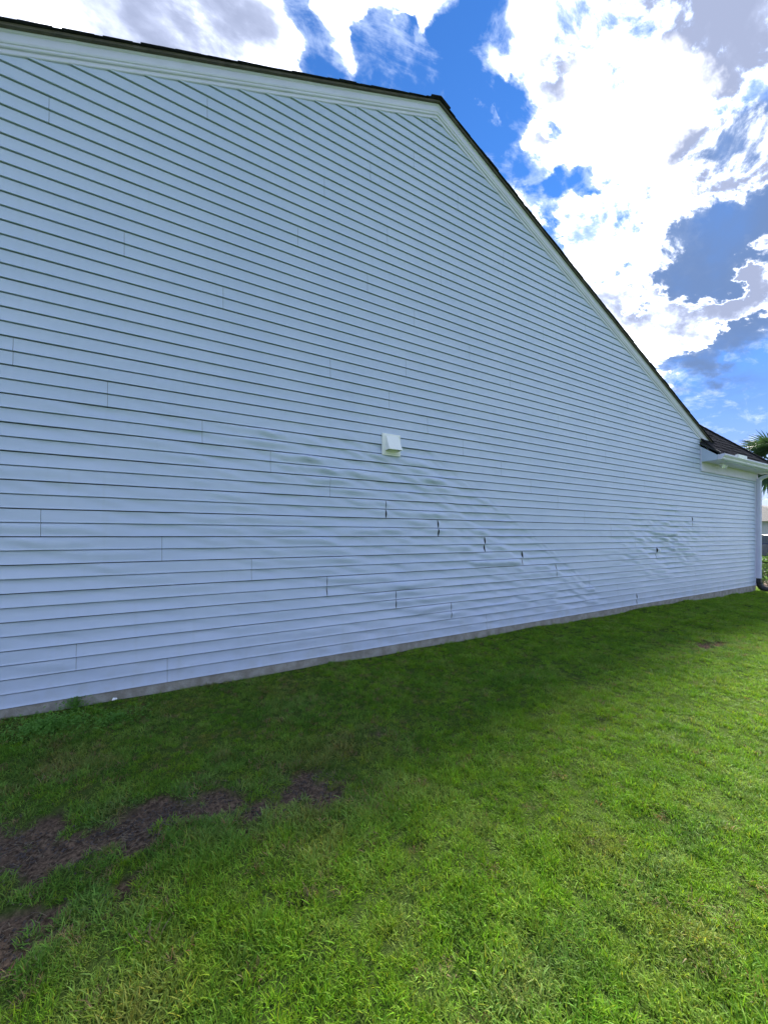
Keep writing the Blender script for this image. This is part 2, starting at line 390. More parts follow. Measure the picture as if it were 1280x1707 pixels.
at = me.attributes.new('farlawn', 'FLOAT', 'POINT'); at.data.foreach_set('value', fl.reshape(-1))
link('ground', me, M['ground'], kind='structure', smooth=True)

# ------------------------------------------------------------------ the house
house = empty('house', (2.85, 0, 0), 'long pale blue-grey gabled house with vinyl siding, some panels buckled by heat', 'house')
HOFF = Vector((2.85, 0, 0))
class HB(MB):
    def build(s, name, m, parent=None, **kw):
        if parent is None: parent = house
        s.v = [(x - 2.85, y, z) for x, y, z in s.v]
        return super().build(name, m, parent, **kw)

UP, ZP = 2.843, 5.02 + H       # inner peak of the rake trim, on the wall plane
SL, SR = 0.4228, 0.431         # slopes of the two rakes
def zr(u): return ZP - (UP - u) * SL if u < UP else ZP - (u - UP) * SR
UL, UC = -7.0, 12.77           # ends of the siding
UE = 9.79                      # where the low hip eave begins

def warp(u, zcs, v):
    """out-of-plane warp (m) of a course; zcs = height in courses above the lens, v = 0..1 up the course"""
    ci = np.floor(zcs)
    ub = 4.55 - 0.185 * zcs                                   # diagonal edge of the scorched fan
    dd = ub - u
    a = sstep(dd, -0.06, 0.12) * np.exp(-np.clip(dd - 1.0, 0, 9) / 1.8) * sstep(zcs, 11.5, 8.5) * sstep(zcs, -12.5, -9)
    b = np.exp(-((u - 8.3) / 1.5) ** 2 - ((zcs + 0.8) / 5.2) ** 2)
    lowleft = sstep(u, 5.5, 3.5) * sstep(zcs, 24, 8) * 0.26 + sstep(zcs, 6, -4) * 0.10
    a = a * (0.75 + 0.35 * vnoise(u * 1.7, zcs * .4, 9))
    skew = v * 0.07
    k = ci * 7.31
    n = 1.5 * (vnoise((u + skew) * 3.0, k, 0) * 0.65 + vnoise((u + skew * 1.6) * 6.5, k + 3.3, 1) * 0.4 + vnoise((u + skew * 2) * 13, k + 4.1, 3) * 0.12) - 0.12
    gl = vnoise((u + 0.185 * (ci + v)) * 2.3 + 5, (ci + v) * 0.16, 7) + 0.5 * vnoise((u + 0.185 * (ci + v)) * 6.0, (ci + v) * 0.3, 13)
    n = 0.62 * n + 0.75 * gl
    fineN = vnoise((u + skew * 2.2) * 24, k + 1.7, 2)
    edge = np.exp(-((dd - 0.03) / 0.16) ** 2) * sstep(zcs, 11.5, 9) * sstep(zcs, -9, -6)
    pw = 0.8 + 0.8 * (vnoise(u * 3.1, ci * 5.77, 8) + 1)
    prof = np.sin(np.pi * np.clip(v, 0, 1) ** pw * 0.97 + 0.03) ** 0.9
    d = prof * ((a * 0.046 + b * 0.038 + lowleft * 0.019) * n + (edge * 0.0090 + b * 0.0026 + a * 0.0026) * fineN)
    d += prof * 0.0009 * vnoise(u * 2.1, zcs * 0.7, 4)
    zw = (a * 0.0034 + b * 0.0022 + lowleft * 0.0008) * vnoise(u * 5.0, np.round(zcs) * 3.7, 5) + 0.0006 * vnoise(u * 1.1, np.round(zcs) * 2.3, 6)
    return d, zw

# seams: height row -> seam position measured along the wall (metres)
def XU(X_): return 0.1172 * X_ + 2.123
seamX = {-6: 13.2, -5: 8.07, -4: 1.27, -3: 25.3, -2: 18.98, -1: 12.87, 0: 6.33, 1: .13, 2: -5.5, 3: -10.6, 4: -15.6, 5: 9.72, 6: 5.04, 7: .53,
         8: -5.45, 9: 2.44, 10: 16.9, 11: 10.65, 12: 3.42, 13: -1.79, 14: -8.35, 15: 6.72, 16: .33, 17: -6.0, 18: 15.8, 19: -1.5, 20: 9.0, 21: 3.36, 22: -3, 23: -9, 24: 5.0}
PL = 3.64
buckle = {}   # (row, seam index near X) -> (lower course gap, upper course gap)
for row, Xs, g0, g1 in [(0, 6.33, .011, .010), (-1, 12.87, .011, .012), (-2, 18.98, .004, .014), (1, .13, .010, .004), (-3, 25.3, .0035, .005),
                        (-2, 50.0, .003, .020), (1, 62.0, .003, .010), (-4, 1.27, .006, .004), (-3, -5.84, .005, .003), (-6, 44.2, .006, .009), (-5, 8.07, .004, .004)]:
    buckle[(row, round(XU(Xs) / 0.3))] = (XU(Xs), g0, g1)
def find_buckle(row, u):
    for (r, _), val in buckle.items():
        if r == row and abs(val[0] - u) < 0.15: return val
    return None

PROF = [(0.0, -0.013), (0.0, 0.0140), (0.012, 0.0154), (0.05, 0.0138), (0.11, 0.0116), (0.20, 0.0098), (0.32, 0.0082), (0.46, 0.0068), (0.6, 0.0057), (0.74, 0.0049), (0.87, 0.0042), (0.928, 0.0038), (0.932, -0.009)]
def panel(row, u0, u1, clips=(), lb=None, rb=None, xy=None):
    """one two-course siding panel from u0 to u1; lb/rb = buckled seam at that end"""
    st = 0.022 if (-6 <= row <= 6 and u1 > -1.5) else (0.05 if row < 14 else 0.10)
    n = max(2, int((u1 - u0) / st) + 1)
    us = np.linspace(u0, u1, n)
    if lb: us = np.unique(np.concatenate([us, u0 + np.array([.004, .009, .015, .03, .045])]))
    vs = []; rows_ = []
    for c_ in (0, 1):
        for v, o in PROF: rows_.append((c_ + v, v, o))
    n = len(us)
    U = np.repeat(us[None], len(rows_), 0)
    VV = np.array([r_[0] for r_ in rows_])[:, None] + 0 * U
    Vl = np.array([r_[1] for r_ in rows_])[:, None] + 0 * U
    O = np.array([r_[2] for r_ in rows_])[:, None] + 0 * U
    zcs = row * 2 + np.minimum(VV, 1.9999)
    d, zw = warp(U, zcs, Vl)
    O = O + d * ((Vl > 0.001) & (O > -0.004)) + 0.4 * d * (O <= -0.004)
    O = np.where(Vl > 0.001, np.maximum(O, -0.0075), O)
    Uo = U.copy()
    for end, bk in ((0, lb), (1, rb)):
        if not bk: continue
        gg = np.where(VV < 1.0, bk[1], bk[2])
        lens = np.sin(np.pi * np.clip(Vl * 1.02 + 0.03, 0, 1)) ** 0.9 * (Vl > 0.001)
        if end == 0:      # right-hand panel: shrinks back and curls out
            t = U - u0; fall = np.exp(-t / 0.022)
            Uo += gg * lens * fall
            O += gg * 0.75 * lens * np.exp(-t / 0.05) + gg * 0.35 * np.sin(t * 95) * np.exp(-t / 0.06) * (Vl - 0.3) * (Vl > 0.001)
        else:
            t = u1 - U; Uo -= gg * 0.25 * lens * np.exp(-t / 0.03)
            O -= gg * 0.2 * lens * np.exp(-t / 0.05)
    Zw = H + (row * 2 + VV) * C + zw
    vsn = np.stack([Uo, -O, Zw], -1).reshape(-1, 3)
    k = np.arange(len(rows_) * n).reshape(len(rows_), n)
    Fs = np.stack([k[:-1, :-1], k[:-1, 1:], k[1:, 1:], k[1:, :-1]], -1).reshape(-1, 4)
    me = bpy.data.meshes.new('siding_panel'); me.from_pydata((vsn - np.array([2.85, 0, 0])).tolist(), [], Fs.tolist())
    bm = bmesh.new(); bm.from_mesh(me)
    for co, no in clips:
        bmesh.ops.bisect_plane(bm, geom=bm.verts[:] + bm.edges[:] + bm.faces[:], plane_co=Vector(co) - HOFF, plane_no=no, clear_outer=True)
    empt = len(bm.faces) == 0
    for f in bm.faces: f.smooth = abs(f.normal.z) < 0.6
    sharp = [e for e in bm.edges if len(e.link_faces) == 2 and e.link_faces[0].normal.dot(e.link_faces[1].normal) < 0.6]
    for e in sharp: e.smooth = False
    bm.to_mesh(me); bm.free()
    if empt: return None
    if xy: me.transform(xy)
    return link('siding_panel', me, M['siding'], house)

clipL = ((UP, 0, ZP + 0.02), Vector((-SL, 0, 1)).normalized())
clipR = ((UP, 0, ZP + 0.02), Vector((SR, 0, 1)).normalized())
VENT = (2.07, 1.02, 1.27)     # centre u, z range set below
for row in range(-6, 25):
    z0 = H + row * 2 * C
    # extent of the gable at this height
    lo = max(UL, UP - (ZP + 0.03 - z0) / SL)
    hi = UC if row <= 6 else min(UE + 0.03, UP + (ZP + 0.03 - z0) / SR)
    if hi - lo < 0.05: continue
    s0 = XU(seamX[row]); cuts = []
    k = math.ceil((lo + 0.15 - s0) / PL)
    while s0 + k * PL < hi - 0.15:
        cuts.append(s0 + k * PL); k += 1
    ends = [lo] + cuts + [hi]
    for a, b in zip(ends[:-1], ends[1:]):
        lb = find_buckle(row, a); rb = find_buckle(row, b)
        panel(row, a + (0.0011 if a != lo else 0), b - (0.0011 if b != hi else 0), [clipL] + ([clipR] if row > 6 else []), lb, rb)

# body of the house behind the siding
body = HB()
pts = [(UL, 0.10), (UC + 0.04, 0.10), (UC + 0.04, 1.9 + H), (UP, ZP), (UL, 0.9 + H)]
pts = [(UL, 0.10), (UC + 0.04, 0.10), (UC + 0.04, H + 1.42), (UE + 0.1, H + 1.42), (UE + 0.1, zr(UE + 0.1)), (UP, ZP - 0.01), (UL, zr(UL))]
body.prism(pts, 'y', 0.016, 11.5).build('wall', M['sheath'])
fd_ = HB(); fd_.box(UL, UC + 0.06, -0.004, 0.6, -0.3, H - 12 * C + 0.004)
fd_.build('foundation', M['concrete'], label='low grey concrete foundation strip', bevel=0.004)
st_ = HB(); st_.box(UL, UC + 0.05, -0.006, 0.014, H - 12 * C - 0.004, H - 12 * C + 0.006).build('starter_strip', M['sheath'])
# wall round the corner, same siding
for row in range(-6, 7):
    panel(row, 0, 11.3, xy=Matrix.Translation((UC + 0.10 - 2.85, 0.1, 0)) @ Matrix.Rotation(R(90), 4, 'Z') @ Matrix.Translation((2.85, 0, 0)))
# corner post
cp = HB(); cp.box(UC, UC + 0.115, -0.021, 0.03, H - 12 * C - 0.012, H + 1.38)
cp.box(UC + 0.094, UC + 0.115, 0.03, 0.1, H - 12 * C - 0.012, H + 1.38)
cp.build('corner_post', M['trim'], bevel=0.004)

# rake trim: profile is (out from wall, height above the siding edge)
RP = [(0.0, -0.005), (0.012, -0.005), (0.016, 0.0), (0.017, 0.028), (0.026, 0.030), (0.030, 0.036), (0.031, 0.050), (0.036, 0.054), (0.040, 0.066), (0.041, 0.118), (0.048, 0.124), (0.050, 0.136), (0.0, 0.136)]
def rake(a, b, s, name, prof, m, z_of=zr, kw=None):
    mb = HB(); n = len(prof)
    vs = [(a, -o, z_of(a) + h) for o, h in prof] + [(b, -o, z_of(b) + h) for o, h in prof]
    mb.add(vs, [tuple(range(n)), tuple(range(2 * n - 1, n - 1, -1))] + [(i, (i + 1) % n, n + (i + 1) % n, n + i) for i in range(n)])
    return mb.build(name, m, **(kw or {}))
rake(UL - 0.3, UP, SL, 'rake_board', RP, M['trim'])
rake(UP, 10.17, SR, 'rake_board', RP, M['trim'])
# a seam cover where the boards meet and lap joints along the run
for u in (UP - 3.45, UP + 3.6):
    mb = HB(); pr = [(o + 0.0015, h - (0.0015 if h <= 0 else 0)) for o, h in RP]
    n = len(pr); a, b = u, u + 0.045
    vs = [(a, -o, zr(a) + h) for o, h in pr] + [(b, -o, zr(b) + h) for o, h in pr]
    mb.add(vs, [tuple(range(n)), tuple(range(2 * n - 1, n - 1, -1))] + [(i, (i + 1) % n, n + (i + 1) % n, n + i) for i in range(n)])
    mb.build('rake_lap', M['trim'])

# roof: deck plus shingle courses whose ends make the ragged rake edge
def zroof(u): return zr(u) + 0.137
for side, a, b, s in ((-1, UL - 0.45, UP, SL), (1, UP, 10.22, SR)):
    mb = HB()
    vs = []
    for u in (a, b):
        for y, h in ((-0.074, 0.0), (-0.074, 0.020), (11.6, 0.020), (11.6, 0.0)): vs.append((u, y, zroof(u) + h))
    mb.add(vs, [(0, 1, 2, 3), (7, 6, 5, 4)] + [(i, (i + 1) % 4, 4 + (i + 1) % 4, 4 + i) for i in range(4)])
    roof = mb.build('roof', M['deck'])
    mb = HB(); rr = random.Random(5 + side)
    ex = 0.132
    run = ex * math.cos(math.atan(s))
    n = int(abs(b - a) / run) + 1
    for i in range(n):
        if side < 0: u0 = a + i * run; u1 = min(u0 + run + 0.07, UP + 0.002)
        else: u0 = b - i * run; u1 = max(u0 - run - 0.07, UP - 0.002)
        if abs(u1 - u0) < 0.02: continue
        e = -0.090 - rr.uniform(-0.003, 0.005) - (0.005 if rr.random() < 0.1 else 0)
        th = 0.005 + rr.uniform(0, 0.002)
        vs = []
        for u, lift in ((u0, 0.005), (u1, 0.001)):
            for y, h in ((e, 0), (e, th), (11.62, th), (11.62, 0)): vs.append((u, y, zroof(u) + 0.0205 + lift + h))
        mb.add(vs, [(0, 1, 2, 3), (7, 6, 5, 4)] + [(i2, (i2 + 1) % 4, 4 + (i2 + 1) % 4, 4 + i2) for i2 in range(4)])
    mb.v = [(x, y, z) for x, y, z in mb.v]
    mb.build('shingle_course', M['shingle'], parent=roof, kind='stuff')
# ridge cap
rr = random.Random(9)
mb = HB()
for i in range(60):
    y0 = -0.105 + i * 0.19; th = 0.012
    for sgn, s in ((-1, SL), (1, SR)):
        u1 = UP + sgn * 0.14
        zt = zroof(UP) + 0.032
        vs = [(UP, y0, zt), (u1, y0, zt - 0.14 * s), (u1, y0 + 0.24, zt - 0.14 * s - 0.006), (UP, y0 + 0.24, zt - 0.006)]
        vs += [(x, y, z + th) for x, y, z in vs]
        mb.add(vs, [(0, 1, 2, 3), (4, 7, 6, 5), (0, 4, 5, 1), (1, 5, 6, 2), (2, 6, 7, 3), (3, 7, 4, 0)])
mb.build('ridge_cap', M['shingle'], kind='stuff')

# low hip eave at the right end
ZE = H + 1.69; YE = -0.335; SH = 1.15
corner = Vector((13.15, YE, ZE)); hdir = Vector((-2.09, 0.83, 0.954))
top = corner + hdir * 1.36
def hip_poly():
    return [Vector((UE, YE, ZE)), corner, top, Vector((UE, top.y, top.z))]
hp = hip_poly()
mb = HB()
mb.add([tuple(p) for p in hp] + [(p.x, p.y, p.z - 0.03) for p in hp], [(0, 1, 2, 3), (7, 6, 5, 4), (0, 4, 5, 1), (1, 5, 6, 2), (2, 6, 7, 3), (3, 7, 4, 0)])
back = Vector((13.15, 11.5, ZE)); tb = Vector((top.x, 10.7, top.z))
mb.add([tuple(corner), tuple(back), tuple(tb), tuple(top)], [(0, 1, 2, 3)])
hip = mb.build('hip_roof', M['shingle'])
# shingle tabs on the hip slope
mb = HB(); rr = random.Random(3)
sl = math.hypot(1, SH); ty, tz = 1 / sl, SH / sl; nyv, nzv = -SH / sl, 1 / sl
exq = 0.135; ci = 0; tt = -0.015
while tt < (top.z - ZE) / tz:
    hipu = lambda t_: corner.x + hdir.x / hdir.y * (t_ * ty)
    u = UE - 0.01 - rr.uniform(0, 0.2)
    lim = min(13.15, hipu(max(tt, 0)))
    while u < lim:
        wd = rr.choice((0.16, 0.22, 0.30, 0.33)); u2 = min(u + wd - 0.004, lim)
        ua = max(u, UE - 0.01)
        if u2 - ua > 0.03:
            h0 = 0.010 + rr.choice((0, 0, 0.005, 0.006)); drop = rr.uniform(0, 0.004)
            P_ = []
            for t_, hh in ((tt - drop, h0), (tt + exq + 0.03, 0.004)):
                for uu in (ua, u2):
                    for q in (0.0015, hh):
                        P_.append((uu, YE + t_ * ty + nyv * q, ZE + t_ * tz + nzv * q))
            mb.add(P_, [(0, 1, 3, 2), (4, 6, 7, 5), (1, 5, 7, 3), (0, 4, 5, 1), (2, 3, 7, 6)])
        u += wd
    tt += exq; ci += 1
mb.build('shingle_tab', M['shingle'], parent=hip, kind='stuff')
# hip cap
mb = HB()
L_h = (top - corner).length; hd = (top - corner).normalized()
for i in range(int(L_h / 0.17)):
    p = corner + hd * (i * 0.17); q = p + hd * 0.22
    for off in (Vector((0, -0.09, -0.085)), Vector((0.12, 0.02, -0.04))):
        a0 = [p + Vector((0, 0, .028)), p + off + Vector((0, 0, .022)), q + off + Vector((0, 0, .012)), q + Vector((0, 0, .016))]
        vs = [tuple(x) for x in a0] + [(x.x, x.y, x.z + 0.011) for x in a0]
        mb.add(vs, [(0, 1, 2, 3), (4, 7, 6, 5), (0, 4, 5, 1), (1, 5, 6, 2), (2, 6, 7, 3), (3, 7, 4, 0)])
mb.build('hip_cap', M['shingle'], parent=hip, kind='stuff')

# eave box: end panel, frieze, soffit, fascia
SB, ST = H + 1.376, H + 1.566
mb = HB(); mb.prism([(0.0, SB), (0.0, H + 1.90), (-0.30, H + 1.66), (-0.30, ST), (-0.032, ST), (-0.032, SB)], 'x', UE - 0.006, UE + 0.006)
mb.build('eave_end_panel', M['siding'])
mb = HB(); mb.box(UE - 0.010, UE - 0.0061, -0.030, -0.012, SB - 0.004, H + 1.86)
mb.build('end_trim', M['trim'])
mb = HB(); mb.box(UE + 0.006, UC + 0.118, -0.030, 0.016, SB, ST); mb.box(UE + 0.006, UC + 0.118, -0.036, -0.0301, SB - 0.006, SB + 0.012)
mb.build('frieze_board', M['soffit'])
rr = random.Random(2)
u = UE + 0.007
while u < 13.05:                                     # soffit is laid in short grooved pieces
    mb = HB(); mb.box(u, min(u + 0.297, 13.1), -0.288, -0.0305, ST - 0.001, ST + 0.008)
    mb.build('soffit_panel', M['soffit']); u += 0.30
mb = HB(); mb.box(UE + 0.007, 13.12, -0.30, -0.2885, ST - 0.006, H + 1.67); mb.build('fascia', M['trim'])
# drip edge under the first shingle row on the end
mb = HB(); mb.add([(UE - 0.03, 0.02, H + 1.93 + .02), (UE - 0.03, YE - .01, ZE + 0.002), (UE + 0.02, YE - .01, ZE + 0.002), (UE + 0.02, 0.02, H + 1.93 + .02),
                   (UE - 0.03, 0.02, H + 1.93 + 0.075), (UE - 0.03, YE - .01, ZE + 0.03), (UE + 0.02, YE - .01, ZE + 0.03), (UE + 0.02, 0.02, H + 1.93 + 0.075)],
                  [(0, 1, 2, 3), (4, 7, 6, 5), (0, 4, 5, 1), (1, 5, 6, 2), (2, 6, 7, 3), (3, 7, 4, 0)])
mb.build('roof_edge', M['black'])
# gutter
GP = [(-0.301, 1.672), (-0.301, 1.572), (-0.362, 1.572), (-0.372, 1.585), (-0.378, 1.61), (-0.40, 1.632), (-0.412, 1.652), (-0.412, 1.674), (-0.400, 1.676), (-0.400, 1.668), (-0.4085, 1.664), (-0.397, 1.636), (-0.373, 1.612), (-0.367, 1.588), (-0.360, 1.576), (-0.304, 1.576), (-0.304, 1.672)]
GP = [(y, z + H) for y, z in GP]
mb = HB(); mb.prism(GP, 'x', UE + 0.01, 13.2)
gut = mb.build('gutter', M['trim'])
mb = HB(); mb.prism([(-0.302, 1.674 + H), (-0.302, 1.57 + H), (-0.362, 1.57 + H), (-0.380, 1.61 + H), (-0.402, 1.632 + H), (-0.414, 1.652 + H), (-0.414, 1.676 + H)], 'x', UE + 0.004, UE + 0.0098)
mb.build('end_cap', M['trim'], parent=gut)
mb = HB(); mb.box(10.46, 10.92, -0.4165, -0.4125, 1.645 + H, 1.725 + H); mb.box(10.46, 10.464, -0.4125, -0.36, 1.68 + H, 1.725 + H)
mb.build('splash_guard', M['vent'], parent=gut, label='small white splash guard standing on the gutter lip')
# floodlight
mb = HB(); mb.tube([(10.42, -0.13, ST - 0.001), (10.42, -0.13, ST - 0.022)], 0.045, 14)
fl_ = mb.build('floodlight', M['vent'], label='white twin-head floodlight under the soffit')
for dx in (-0.075, 0.075):
    mb = HB(); mb.tube([(10.42, -0.13, ST - 0.02), (10.42 + dx * 0.5, -0.15, ST - 0.045), (10.42 + dx, -0.17, ST - 0.05)], 0.010, 8)
    mb.tube([(10.42 + dx * 0.8, -0.15, ST - 0.045), (10.42 + dx, -0.18, ST - 0.06), (10.42 + dx * 1.2, -0.215, ST - 0.08)], [0.02, 0.036, 0.042], 12)
    mb.build('lamp_head', M['vent'], parent=fl_, smooth=False)
# downspout with ribs
mb = HB()
zt = H + 1.37; zb = H - 1.075
us_ = UC + 0.085
path = [(us_, -0.062, zb), (us_, -0.062, zt), (us_, -0.075, zt + 0.045), (us_, -0.13, zt + 0.085), (us_, -0.26, zt + 0.125), (us_, -0.33, zt + 0.155), (us_, -0.352, zt + 0.2)]
mb.rect_tube(path, 0.10, 0.074, (1, 0, 0))
for xx in (-0.028, 0.0, 0.028): mb.box(us_ + xx - 0.006, us_ + xx + 0.006, -0.1025, -0.0992, zb + 0.002, zt - 0.02)
for yy in (-0.08, -0.062, -0.044): mb.box(us_ - 0.053, us_ - 0.0501, yy - 0.004, yy + 0.004, zb + 0.002, zt - 0.02)
ds = mb.build('downspout', M['trim'], bevel=0.003)
for zz in (H + 0.9, H - 0.55):
    mb = HB(); mb.box(us_ - 0.055, us_ + 0.055, -0.1045, -0.1027, zz, zz + 0.03); mb.build('strap', M['trim'], parent=ds)
mb = HB(); mb.rect_tube([(us_, -0.062, zb + 0.03), (us_, -0.062, zb - 0.08)], 0.115, 0.088, (1, 0, 0))
mb.tube([(us_, -0.062, zb - 0.075), (us_, -0.066, zb - 0.13), (us_ + 0.02, -0.10, zb - 0.20), (us_ + 0.03, -0.19, zb - 0.245), (us_ + 0.04, -0.30, zb - 0.27), (us_ + 0.05, -0.36, zb - 0.29)], [0.062, 0.062, 0.064, 0.062, 0.062, 0.06], 14)
for i in range(9):
    t_ = i / 8
    p = Vector((us_ + 0.02 + 0.03 * t_, -0.10 - 0.24 * t_, zb - 0.20 - 0.08 * t_))
    mb.tube([p, p + Vector((0.002, -0.012, -0.004))], 0.070, 14)
mb.build('drain_elbow', M['black'], parent=ds, label='black plastic drain elbow at the foot of the downspout')

# dryer vent: back plate, flared hood, collar
vu, vz0, vz1 = 2.115, H + 8.85 * C, H + 11.20 * C
vd = ray(652, 740)
vu = vd.x * (D - 0.02) / vd.y
vw = 0.118
mb = HB()
mb.box(vu - vw, vu + vw, -0.030, -0.010, vz0, vz1)
mb.box(vu - vw + 0.016, vu + vw - 0.016, -0.035, -0.0301, vz0 + 0.016, vz1 - 0.016)
vent = mb.build('dryer_vent', M['vent'], bevel=0.003, label='white square dryer vent hood high on the siding')
mb = HB()
hw0, hw1 = 0.078, 0.086; zt_, zb_ = vz1 - 0.030, vz0 + 0.048
o0, o1 = 0.046, 0.128
outer = [(vu - hw0, -0.0352, zt_), (vu + hw0, -0.0352, zt_), (vu + hw0, -o0, zt_), (vu - hw0, -o0, zt_),
         (vu - hw1, -0.0352, zb_), (vu + hw1, -0.0352, zb_), (vu + hw1, -o1, zb_), (vu - hw1, -o1, zb_)]
t = 0.004
inner = [(vu - hw1 + t, -0.0352, zb_), (vu + hw1 - t, -0.0352, zb_), (vu + hw1 - t, -o1 + t, zb_), (vu - hw1 + t, -o1 + t, zb_),
         (vu - hw0 + t, -0.0352, zt_ - t), (vu + hw0 - t, -0.0352, zt_ - t), (vu + hw0 - t, -o0 + t, zt_ - t), (vu - hw0 + t, -o0 + t, zt_ - t)]
mb.add(outer + inner, [(0, 1, 2, 3), (3, 2, 6, 7), (0, 3, 7, 4), (1, 5, 6, 2), (7, 6, 10, 11), (4, 7, 11, 8), (6, 5, 9, 10),
                       (12, 15, 14, 13), (15, 11, 10, 14), (12, 8, 11, 15), (13, 14, 10, 9)])
mb.build('hood', M['vent'], parent=vent, bevel=0.002)
mb = HB(); mb.tube([(vu, -0.0352, (zt_ + zb_) / 2), (vu, -0.040, (zt_ + zb_) / 2 - 0.0)], 0.055, 18); mb.build('throat', M['screen'], parent=vent)
mb = HB(); mb.box(vu - 0.05, vu + 0.05, -0.062, -0.058, zb_ - 0.012, zb_ + 0.06); mb.build('flap', M['vent'], parent=vent)
for sx in (-1, 1):
    mb = HB(); mb.tube([(vu + sx * (vw - 0.012), -0.030, vz1 - 0.012), (vu + sx * (vw - 0.012), -0.033, vz1 - 0.012)], 0.0045, 8); mb.build('screw', M['chrome'], parent=vent)

# children were written in house space: correct the second level
for ch in list(house.children):
    for g in ch.children:
        g.matrix_parent_inverse = Matrix.Identity(4)

# ------------------------------------------------------------------ grass
def blade_mesh(name, n, spread, hmin, hmax, wd, lean, seed, segs=3, dry=0.045):
    r_ = np.random.default_rng(seed); V_ = []; F_ = []; Cc = []
    for i in range(n):
        a = r_.uniform(0, 2 * math.pi); rad = spread * math.sqrt(r_.random())
        bx, by = rad * math.cos(a), rad * math.sin(a)
        hh = r_.uniform(hmin, hmax); az = r_.uniform(0, 2 * math.pi); ln = r_.uniform(0.25, 1) * lean
        w_ = wd * r_.uniform(0.7, 1.25); dx, dy = math.cos(az), math.sin(az)
        curl = r_.uniform(0.2, 1.1); tw = r_.uniform(-0.6, 0.6)
        if r_.random() < dry: col = (1.75, 1.15, 1.05)
        else:
            g = r_.uniform(0.68, 1.35); col = (g * r_.uniform(0.85, 1.2), g, g * r_.uniform(0.75, 1.15))
        k = len(V_)
        for s in range(segs + 1):
            t = s / segs
            th = ln + curl * t
            px = bx + dx * hh * (math.sin(ln) * t + 0.5 * curl * math.cos(ln) * t * t * 0.9)
            py = by + dy * hh * (math.sin(ln) * t + 0.5 * curl * math.cos(ln) * t * t * 0.9)
            pz = hh * (math.cos(ln) * t - 0.42 * curl * t * t * (0.6 + math.sin(ln)))
            ww = w_ * (1 - t) ** 0.6 * (0.75 + 0.5 * t) * 0.5 if s < segs else 0
            sxv, syv = -math.sin(az + tw * t), math.cos(az + tw * t)
            if s < segs:
                V_ += [(px - sxv * ww, py - syv * ww, pz), (px + sxv * ww, py + syv * ww, pz)]; Cc += [col + (1,)] * 2
            else: V_.append((px, py, pz)); Cc.append(col + (1,))
        for s in range(segs - 1): F_.append((k + 2 * s, k + 2 * s + 1, k + 2 * s + 3, k + 2 * s + 2))
        F_.append((k + 2 * segs - 2, k + 2 * segs - 1, k + 2 * segs))
    me = bpy.data.meshes.new(name); me.from_pydata(V_, [], F_)
    ca = me.attributes.new('blade', 'FLOAT_COLOR', 'POINT'); ca.data.foreach_set('color', np.array(Cc, dtype=np.float32).reshape(-1))
    me.materials.append(M['grass'])
    me.polygons.foreach_set('use_smooth', [True] * len(me.polygons))
    return me

def lawn_points():
    out = []
    def cloud(x0, x1, y0, y1, dens):
        n = int((x1 - x0) * (y1 - y0) * dens)
        return np.stack([rng.uniform(x0, x1, n), rng.uniform(y0, y1, n)], -1)
    near = cloud(-2.6, 3.2, -4.6, -0.02, 1700)
    mid = cloud(3.2, 8, -4.6, -0.02, 1000)
    far = cloud(8, 14.5, -5, -0.02, 750)
    rest = np.concatenate([cloud(-7, -2.6, -6, -0.02, 130), cloud(-2.6, 14.5, -7.5, -4.6, 130), cloud(12.95, 15.5, 0, 3, 200)])
    return np.concatenate([near, mid, far, rest])
Pn = lawn_points()
x, y = Pn[:, 0], Pn[:, 1]
bz = bare(x, y)
edge_wall = sstep(-y, 0.0, 0.16)                         # thinner at the foundation
keep = (rng.random(len(x)) > bz ** 0.7 * 0.985) & (rng.random(len(x)) < 0.55 + 0.45 * edge_wall)
Pn = Pn[keep]; x, y = Pn[:, 0], Pn[:, 1]; bz = bz[keep]
N = len(x)
z = gz(x, y) - 0.003
# lush turf, poorer along the house; the mask also paints in wall shade
worn_shade = sstep(y, -2.3, -0.7) * sstep(x, 4.5, 0.5)
p1 = vnoise(x * 1.1 + 9, y * 1.6, 10); p2 = vnoise(x * 3.3, y * 4.1, 11); p3 = vnoise(x * 9, y * 9, 12)
lush = np.array([0.175, 0.335, 0.014]); deep = np.array([0.110, 0.260, 0.026]); blue = np.array([0.125, 0.255, 0.085]); brown = np.array([0.26, 0.205, 0.075])
def mixc(a, b, t): t = np.clip(t, 0, 1)[:, None]; return a * (1 - t) + b * t
col = np.repeat(lush[None], N, 0)
col = mixc(col, deep, 0.08 + 0.25 * worn_shade + 0.35 * p1 + 0.35 * p3)  # deeper green along the house paints its shade into the grass
bare_near = np.zeros(N)
for (cx, cy), a, b in bare_c: bare_near = np.maximum(bare_near, np.exp(-(((x - cx) / (a + .22)) ** 2 + ((y - cy) / (b + .22)) ** 2)))
col = mixc(col, blue, np.clip(0.5 * p2 + 0.2, 0, 1) * 0.6 * (0.22 + worn_shade) + bare_near * 0.5 * (p3 > -0.2))
bx_, by_ = on_ground(560, 1250)
dryspot = np.exp(-(((x - bx_) / .38) ** 2 + ((y - by_) / .22) ** 2))
for (px, py, rr_) in ((545, 1330, .10), (470, 1345, .05), (110, 1270, .16), (1130, 1560, .12), (660, 1555, .05), (530, 1410, .07), (470, 1150, .2), (300, 1180, .16), (230, 1690, .12), (1000, 1400, .1)):
    cx, cy = on_ground(px, py); dryspot = np.maximum(dryspot, 0.8 * np.exp(-(((x - cx) / (rr_ * 1.5)) ** 2 + ((y - cy) / rr_) ** 2)))
col = mixc(col, brown, dryspot * 0.5 + np.clip(p3 * p2 * 1.6 - 0.3, 0, 0.4) * (0.35 + worn_shade))
